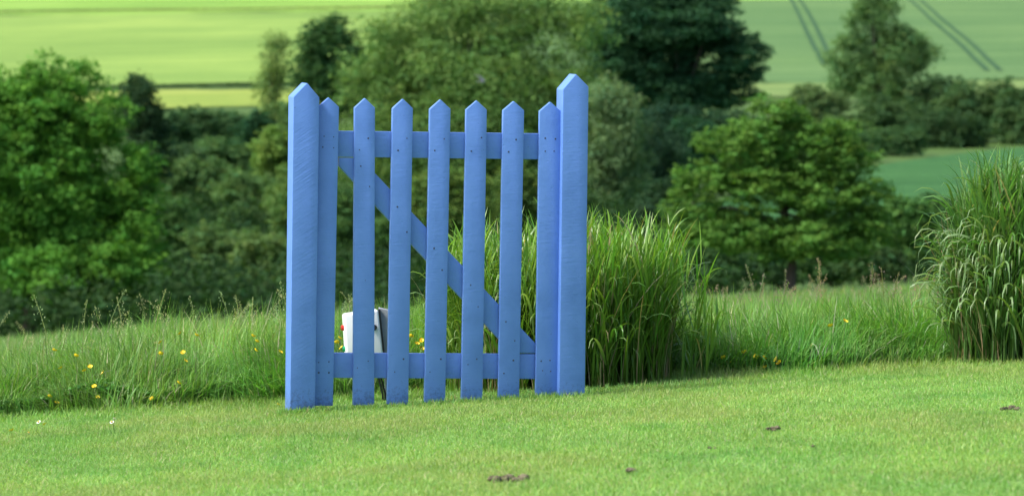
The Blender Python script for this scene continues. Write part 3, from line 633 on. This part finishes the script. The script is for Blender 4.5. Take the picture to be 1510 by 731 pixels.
# ------------------------------------------------------------------ gate
YAW = R(14)
GD = Vector((math.cos(YAW), math.sin(YAW), 0)); GN = Vector((math.sin(YAW), -math.cos(YAW), 0))   # GN faces the camera
P0 = at(447, 606, 17.86)
def gp(px, row, off=0.0):                 # photo place -> (u, w) in the gate plane shifted off metres to the front
    d = ray(px, row); q = P0 + GN * off; t = (q - EYE).dot(GN) / d.dot(GN); v = EYE + d * t - P0
    return v.dot(GD), v.z
def board(name, poly, front, thick, mat, parent, bevel=0.0025, seg=2, local_origin=None):
    """polygon (u, w) extruded from y = -front (towards the viewer) back by thick, in gate-local space (x = u, y = back, z = w)"""
    import bmesh
    bm = bmesh.new()
    cu = sum(p[0] for p in poly) / len(poly); cw = min(p[1] for p in poly)
    A = [bm.verts.new((u - cu, 0, w - cw)) for u, w in poly]; B = [bm.verts.new((u - cu, thick, w - cw)) for u, w in poly]
    bm.faces.new(A); bm.faces.new(B[::-1])
    for i in range(len(poly)):
        j = (i + 1) % len(poly); bm.faces.new((A[j], A[i], B[i], B[j]))
    bmesh.ops.recalc_face_normals(bm, faces=bm.faces)
    bmesh.ops.bevel(bm, geom=bm.edges[:], offset=bevel, segments=seg, affect='EDGES', profile=0.6)
    me = bpy.data.meshes.new(name); bm.to_mesh(me); bm.free()
    for p in me.polygons: p.use_smooth = True
    try: me.set_sharp_from_angle(angle=R(50))
    except Exception: pass
    o = link(name, me, mat, parent); o.location = (cu, -front, cw); return o, cu, cw
gate = empty('picket_gate', P0, YAW)
prop(gate, 'blue painted picket gate of seven pointed boards with a diagonal brace', 'gate')
PK = [ # top left x, top right x, shoulder row, apex row, bottom left x, bottom right x, bottom row, nails
 (469, 500, 158, 144, 461, 491, 598, [(478, 201), (492, 202), (476, 217), (492, 218), (470, 534), (485, 533), (470, 549), (485, 549)]),
 (523, 553, 159, 145, 521, 552, 597, [(543, 204), (530, 221), (532, 245), (545, 275), (543, 532), (527, 542)]),
 (579, 609, 160, 146, 571, 602, 596, [(600, 204), (587, 222), (586, 305), (600, 342), (595, 529), (582, 548)]),
 (634, 664.5, 161, 147, 626, 656.5, 594, [(655, 205), (641, 222), (652, 398), (640, 366), (650, 529), (634, 548)]),
 (687.5, 718, 162, 148.5, 680.5, 711.5, 590, [(710, 203), (695, 223), (694, 420), (705, 452), (703, 529), (690, 537)]),
 (742, 773, 163, 149.5, 735, 765.5, 587, [(761, 206), (750, 224), (746, 474), (759, 502), (757, 531), (743, 550)]),
 (796, 827, 164, 150.5, 790, 821.5, 583, [(804, 204), (819, 205), (804, 223), (817, 223), (798, 532), (811, 531), (800, 546), (812, 547)]),
]
import bmesh
def nail_mesh(r=0.0034):
    bm = bmesh.new(); bmesh.ops.create_uvsphere(bm, u_segments=10, v_segments=6, radius=r)
    bmesh.ops.scale(bm, vec=(1, 0.35, 1), verts=bm.verts); me = bpy.data.meshes.new('nail'); bm.to_mesh(me); bm.free(); return me
NAIL = nail_mesh(); NAIL.materials.append(M_NAIL)
rsn = random.Random(4)
for tl, tr_, sh, ap, bl, br, bt, nails in PK:
    poly = [gp(bl, bt), gp(br, bt), gp(tr_, sh), gp((tl + tr_) / 2 + 0.5, ap), gp(tl, sh)]
    o, cu, cw = board('picket', poly, 0.0, 0.021, M_BLUE, gate)
    for nx, ny in nails:
        u, w = gp(nx, ny); k = link('nail', NAIL, None, o); k.location = (u - cu, -0.0002, w - cw); s = rsn.uniform(0.6, 1.15); k.scale = (s, 1, s)
RF = -0.0225
def q(px, row): return gp(px, row, RF)
board('rail', [q(474, 231), q(822, 235.5), q(822, 197.5), q(474, 193)], RF, 0.034, M_BLUE, gate)
board('rail', [q(468, 556.5), q(818, 558.5), q(818, 522), q(468, 520)], RF, 0.034, M_BLUE, gate)
board('brace', [q(500, 232.7), q(500, 244.5), q(755, 520), q(793, 520.3), q(793, 509.5), q(532, 233.2)], RF, 0.030, M_BLUE, gate)
PO = 0.034
def post(label, bl, br, slx, sly, ax, ay, srx, sry, bot, mat):
    f = lambda a, b: gp(a, b, PO)
    b0 = f(bl, bot); b1 = f(br, bot)
    poly = [(b0[0], b0[1] - 0.25), (b1[0], b1[1] - 0.25), f(srx, sry), f(ax, ay), f(slx, sly)]
    root = bpy.data.objects.new('tmp', None)
    o, cu, cw = board('gate_post', poly, PO, 0.100, mat, None, 0.003, 2)
    loc = P0 + GD * cu + GN * PO; loc.z = P0.z + cw
    o.location = loc; o.rotation_euler = (0, 0, YAW)
    prop(o, label, 'gate post', 'blue posts either side of the gate')
post('rough-sawn blue post left of the gate, its foot lowest on the lawn', 426.5, 463, 433, 143, 453, 122.5, 471, 144, 606, M_SAWN)
post('smooth blue post right of the gate, its top highest of all', 823.5, 861.5, 830.5, 132, 849.5, 109.5, 868, 128, 578, M_BLUE)

# ------------------------------------------------------------------ white control box behind the gate
M_WHITE = noisy_mat('white_plastic', 5, [(0.3, (0.70, 0.72, 0.74)), (0.7, (0.80, 0.81, 0.82))], 0.35, 0, spec=0.5)
M_GREY = noisy_mat('grey_metal', 12, [(0.3, (0.22, 0.24, 0.26)), (0.7, (0.32, 0.34, 0.36))], 0.45)
M_BLK = plain('black_rubber', (0.012, 0.012, 0.014), 0.5); M_RED = plain('red_cap', (0.55, 0.03, 0.02), 0.3); M_GRN = plain('green_cap', (0.01, 0.32, 0.14), 0.3)
YB = 18.55
bb = at(568, 595, YB); BS = YB / F
box = empty('control_box', (bb.x, YB, gz1(bb.x, YB)), R(5)); prop(box, 'small white control box on a post behind the gate, with red and green buttons', 'control box')
def lp(px, row, dy=0.0):
    p = at(px, row, YB); return Vector((p.x - bb.x, dy, p.z - box.location.z))
def prism(name, pts_front, depth, mat, parent, bevel=0.006, y0=0.0, seg=3, skew=0.0):
    bm = bmesh.new(); A = [bm.verts.new((p.x, y0, p.z)) for p in pts_front]; B = [bm.verts.new((p.x + skew, y0 + depth, p.z)) for p in pts_front]
    bm.faces.new(A); bm.faces.new(B[::-1])
    for i in range(len(A)):
        j = (i + 1) % len(A); bm.faces.new((A[j], A[i], B[i], B[j]))
    bmesh.ops.recalc_face_normals(bm, faces=bm.faces)
    if bevel: bmesh.ops.bevel(bm, geom=bm.edges[:], offset=bevel, segments=seg, affect='EDGES', profile=0.5)
    me = bpy.data.meshes.new(name); bm.to_mesh(me); bm.free()
    for p in me.polygons: p.use_smooth = True
    try: me.set_sharp_from_angle(angle=R(40))
    except Exception: pass
    return link(name, me, mat, parent)
hous = prism('housing', [lp(511, 548), lp(567, 548), lp(557, 455), lp(506, 462)], 0.075, M_WHITE, box, 0.009, -0.05, skew=-0.004)
prism('back_plate', [lp(568.5, 556), lp(592, 556), lp(588, 460), lp(558.5, 453)], 0.05, M_GREY, box, 0.003, -0.025)
prism('seal', [lp(566.8, 549), lp(569.5, 549), lp(559.5, 454.5), lp(557.5, 455)], 0.06, M_BLK, box, 0, -0.045)
def button(name, px, row, y, r, d, mat, axis):
    bm = bmesh.new(); bmesh.ops.create_cone(bm, cap_ends=True, segments=20, radius1=r, radius2=r * 0.85, depth=d)
    bmesh.ops.bevel(bm, geom=bm.edges[:], offset=r * 0.15, segments=2, affect='EDGES')
    me = bpy.data.meshes.new(name); bm.to_mesh(me); bm.free(); o = link(name, me, mat, box); o.location = lp(px, row, y)
    o.rotation_euler = (R(90), 0, 0) if axis == 'y' else (0, R(-90), 0); return o
button('red_button', 506.5, 482, -0.02, 0.012, 0.022, M_RED, 'x'); button('green_button', 509, 513, -0.02, 0.012, 0.022, M_GRN, 'x')
button('knob', 550.5, 481, -0.056, 0.0125, 0.02, M_BLK, 'y')
def tubes(name, paths, r, mat, parent):
    v, qd, _ = merge([tube_np(p, [r] * len(p), 8) for p in paths]); return link(name, mesh_np(name, v, qd, smooth=True), mat, parent)
def cab(x0, x1, x2, dy): return [list(lp(x0, 545, dy)), list(lp(x1, 565, dy)), list(lp(x2, 580, dy)), list(lp(x2 + 1, 598, dy) - Vector((0, 0, 0.03)))]
tubes('cable', [cab(556, 560, 564, -0.01)], 0.0042, M_BLK, box); tubes('cable', [cab(560, 564, 568, 0.01)], 0.0042, M_BLK, box)
o = prism('support_post', [lp(568.5, 604), lp(583, 604), lp(583, 540), lp(568.5, 540)], 0.03, M_GREY, box, 0.002, 0.028)

# ------------------------------------------------------------------ flowers
M_PETAL = plain('buttercup_petal', (0.85, 0.60, 0.02), 0.3); M_WPET = plain('daisy_petal', (0.8, 0.8, 0.78), 0.5); M_STEM = plain('flower_stem', (0.09, 0.19, 0.03), 0.6); M_EYE = plain('flower_eye', (0.45, 0.32, 0.02), 0.7)
def petal_mesh(name, r, n, cup, wide):
    bm = bmesh.new()
    for i in range(n):
        a = i * 2 * math.pi / n; ca, sa = math.cos(a), math.sin(a); rows = []
        for s, w in ((0.12, 0.15), (0.5, 0.8), (0.85, 1.0), (1.0, 0.55)):
            z = cup * s * s * r; ww = wide * w * r
            rows.append([bm.verts.new((ca * s * r - sa * k * ww, sa * s * r + ca * k * ww, z + abs(k) * cup * 0.12 * r)) for k in (-1, 0, 1)])
        for A, B in zip(rows[:-1], rows[1:]):
            for k in range(2): bm.faces.new((A[k], A[k + 1], B[k + 1], B[k]))
    me = bpy.data.meshes.new(name); bm.to_mesh(me); bm.free(); return me
def eye_mesh(r):
    bm = bmesh.new(); bmesh.ops.create_uvsphere(bm, u_segments=8, v_segments=5, radius=r); bmesh.ops.scale(bm, vec=(1, 1, 0.6), verts=bm.verts)
    me = bpy.data.meshes.new('eye'); bm.to_mesh(me); bm.free(); return me
BUT = petal_mesh('petals', 0.0102, 5, 0.55, 0.52); BUT.materials.append(M_PETAL); DAI = petal_mesh('petals', 0.008, 13, 0.1, 0.17); DAI.materials.append(M_WPET)
EB = eye_mesh(0.0035); EB.materials.append(M_EYE); ED = eye_mesh(0.0045); ED.materials.append(M_EYE)
def flower(kind, px, row, y, label, group, me, eye, seed, cat, size=1.0):
    rr = random.Random(seed); p = at(px, row, y); g = gz1(p.x, p.y)
    if p.z < g + 0.012: y = ground_hit(px, row + 3).y; p = at(px, row, y); g = gz1(p.x, p.y)
    root = empty(kind, (p.x, p.y, g)); prop(root, label, cat, group); h = max(p.z - g, 0.01)
    v, qd, _ = tube_np([[0.02 * rr.uniform(-1, 1), 0, -0.005], [0.01 * rr.uniform(-1, 1), 0.005, h * 0.5], [0, 0, h]], [0.0011, 0.001, 0.0009], 5)
    link('stem', mesh_np('stem', v, qd), M_STEM, root)
    f = link('petals', me, None, root); f.location = (0, 0, h); f.rotation_euler = (R(rr.uniform(20, 50)), R(rr.uniform(-25, 25)), rr.uniform(0, 6)); f.scale = (size,) * 3
    e = link('flower_centre', eye, None, f); e.location = (0, 0, 0.0025)
BC = [
 (80, 517, 'buttercup highest at the far left of the long grass'), (112, 525, 'buttercup right of the leftmost high one among pale stalks'), (90, 543, 'buttercup midway up the grass at the far left'),
 (125, 547, 'lower of two close buttercups among drooping pale stalks'), (133, 541, 'upper of two close buttercups among drooping pale stalks'), (152, 550, 'lone buttercup right of the close pair at the left'),
 (139, 570, 'buttercup above the dark leafy weeds at the left'), (73, 585, 'upper of two buttercups low at the far left'), (83, 594, 'lower of two buttercups low at the far left'),
 (143, 586, 'faint buttercup within the dark leafy weeds'), (237, 505, 'upper buttercup of a vertical pair mid-left'), (237, 522, 'lower buttercup of a vertical pair mid-left'),
 (270, 520, 'upper buttercup of the pair right of the vertical pair'), (273, 532, 'lower buttercup of the pair right of the vertical pair'), (263, 565, 'single buttercup over dark grass left of the gate'),
 (224, 588, 'buttercup at the very foot of the long grass left of the gate'), (290, 495, 'buttercup near the grass tips left of the gate'), (266, 492, 'topmost small buttercup left of the gate'),
 (373, 496, 'top buttercup of the trio near the left post'), (379, 504, 'middle buttercup of the trio near the left post'), (377, 517, 'bottom buttercup of the trio near the left post'),
 (413, 519, 'buttercup touching the left edge of the left post'), (411, 598, 'buttercup on the lawn at the foot of the left post'),
 (497, 505, 'left buttercup beside the white control box'), (501, 499, 'top buttercup beside the white control box'), (504, 513, 'lowest buttercup beside the white control box'),
 (615, 507, 'left buttercup in the gap between third and fourth pickets'), (621, 502, 'upper buttercup in the gap between third and fourth pickets'), (622, 514, 'lower buttercup in the gap between third and fourth pickets'),
 (606, 496, 'buttercup just showing past the right side of the third picket'), (617, 573, 'buttercup under the bottom rail between third and fourth pickets'),
 (1246, 474, 'higher of two large buttercups between the grass clumps'), (1225, 481, 'lower of two large buttercups between the grass clumps'),
 (1098, 520, 'first buttercup of the row along the lawn edge right of the gate'), (1115, 526, 'second buttercup of the row along the lawn edge right of the gate'), (1126, 528, 'third buttercup of the row along the lawn edge right of the gate'),
 (1145, 530, 'fourth buttercup of the row along the lawn edge right of the gate'), (1149, 535, 'last and lowest buttercup of the row along the lawn edge'),
 (1067, 528, 'upper of two buttercups just right of the big grass clump'), (1075, 535, 'lower of two buttercups just right of the big grass clump'), (1128, 542, 'faint buttercup below the row at the lawn edge'),
 (66, 627, 'right one of two buttercups in the mown lawn at far left'), (17, 636, 'left one of two buttercups in the mown lawn at far left')]
for i, (px, row, lab) in enumerate(BC):
    p = at(px, row, 19); ye = float(lawn_edge(np.array([p.x]))[0]) + 0.03
    flower('buttercup', px, row, ye, 'yellow ' + lab, 'yellow buttercups in the grass', BUT, EB, i, 'flower', 1.0 if px < 1000 else 1.15)
for i, (px, row, lab) in enumerate([(169, 617, 'white daisy cluster head on the lawn below the leafy weeds'), (42, 638, 'lowest white daisy on the lawn at far left'), (57, 622, 'small white daisy above the lowest one at far left'), (165, 622, 'white daisy just below the daisy under the leafy weeds')]):
    flower('daisy', px, row, 17.0, lab, 'white daisies on the lawn', DAI, ED, 50 + i, 'flower')

# ------------------------------------------------------------------ earth clods on the lawn
M_CLOD = noisy_mat('dry_earth', 40, [(0.3, (0.045, 0.040, 0.025)), (0.7, (0.17, 0.150, 0.09))], 1.0, 0.004, 200)
def clod(label, px, row, w, h, parts, seed):
    rs = np.random.RandomState(seed); p = ground_hit(px, row + 2); s = p.y / F; bm = bmesh.new()
    for k in range(parts):
        r = rs.uniform(0.2, 1) * h * s * 0.55; cx = rs.uniform(-0.5, 0.5) * w * s
        ret = bmesh.ops.create_icosphere(bm, subdivisions=2, radius=r)
        off = Vector((cx, rs.uniform(-0.03, 0.03), r * 0.35))
        for v in ret['verts']:
            v.co = v.co * rs.uniform(0.75, 1.25) * 1.0; v.co.x *= 1.3; v.co.z *= 0.8; v.co += off
    me = bpy.data.meshes.new('earth_clod'); bm.to_mesh(me); bm.free()
    o = link('earth_clod', me, M_CLOD); o.location = (p.x, p.y, gz1(p.x, p.y) + 0.012); prop(o, label, 'clod of earth', 'brown earth clods on the lawn')
clod('long crumbly brown clod of earth at the bottom middle of the lawn', 745, 712, 62, 13, 26, 1)
clod('brown lump of earth on the right half of the lawn, darkest lump there', 1141, 637, 16, 12, 7, 2)
clod('small split brown clod between the long clod and the brown lump', 928, 698, 20, 8, 7, 3)
clod('brown patch of crumbs at the right edge of the lawn', 1492, 606, 28, 8, 9, 4)
clod('tiny brown crumb left of the brown lump', 1050, 664, 9, 5, 3, 5)
clod('tiny dark crumb below and right of the brown lump', 1201, 663, 7, 5, 2, 6)

# ------------------------------------------------------------------ bird
def bird():
    p = at(711, 119, 150); bm = bmesh.new()
    ret = bmesh.ops.create_uvsphere(bm, u_segments=14, v_segments=10, radius=0.05)
    for v in ret['verts']:
        x = v.co.x; v.co.x *= 2.0; v.co.y *= 0.75; v.co.z *= 0.7
        if x < 0: v.co.y *= 1 + x * 9; v.co.z *= 1 + x * 9
    def wing(sgn):
        pr = [(0.05, 0.02, 0.0), (0.04, 0.10, 0.05), (-0.02, 0.2, 0.075), (-0.13, 0.28, 0.07)]; ch = [0.09, 0.075, 0.05, 0.008]
        prev = None
        for (a, b, c), w in zip(pr, ch):
            ring = [bm.verts.new((a, sgn * b, c)), bm.verts.new((a - w * 0.4, sgn * b, c + 0.008)), bm.verts.new((a - w, sgn * b, c)), bm.verts.new((a - w * 0.4, sgn * b, c - 0.005))]
            if prev:
                for k in range(4): bm.faces.new((prev[k], prev[(k + 1) % 4], ring[(k + 1) % 4], ring[k]))
            else: bm.faces.new(ring)
            prev = ring
        bm.faces.new(prev)
    wing(1); wing(-1)
    for s in (1, -1):
        t = [bm.verts.new(c) for c in ((-0.08, 0, 0.006), (-0.08, s * 0.02, 0), (-0.2, s * 0.045, 0), (-0.15, s * 0.012, 0.004))]; t2 = [bm.verts.new(v.co - Vector((0, 0, 0.004))) for v in t]
        bm.faces.new(t); bm.faces.new(t2[::-1])
        for k in range(4): bm.faces.new((t[k], t2[k], t2[(k + 1) % 4], t[(k + 1) % 4]))
    bmesh.ops.recalc_face_normals(bm, faces=bm.faces)
    me = bpy.data.meshes.new('bird'); bm.to_mesh(me); bm.free()
    for q_ in me.polygons: q_.use_smooth = True
    o = link('bird', me, plain('bird_feathers', (0.10, 0.11, 0.14), 0.7)); o.location = p; o.rotation_euler = (R(25), R(-10), R(20))
    prop(o, 'small grey bird flying with spread wings before the huge willow-like tree', 'bird')
bird()
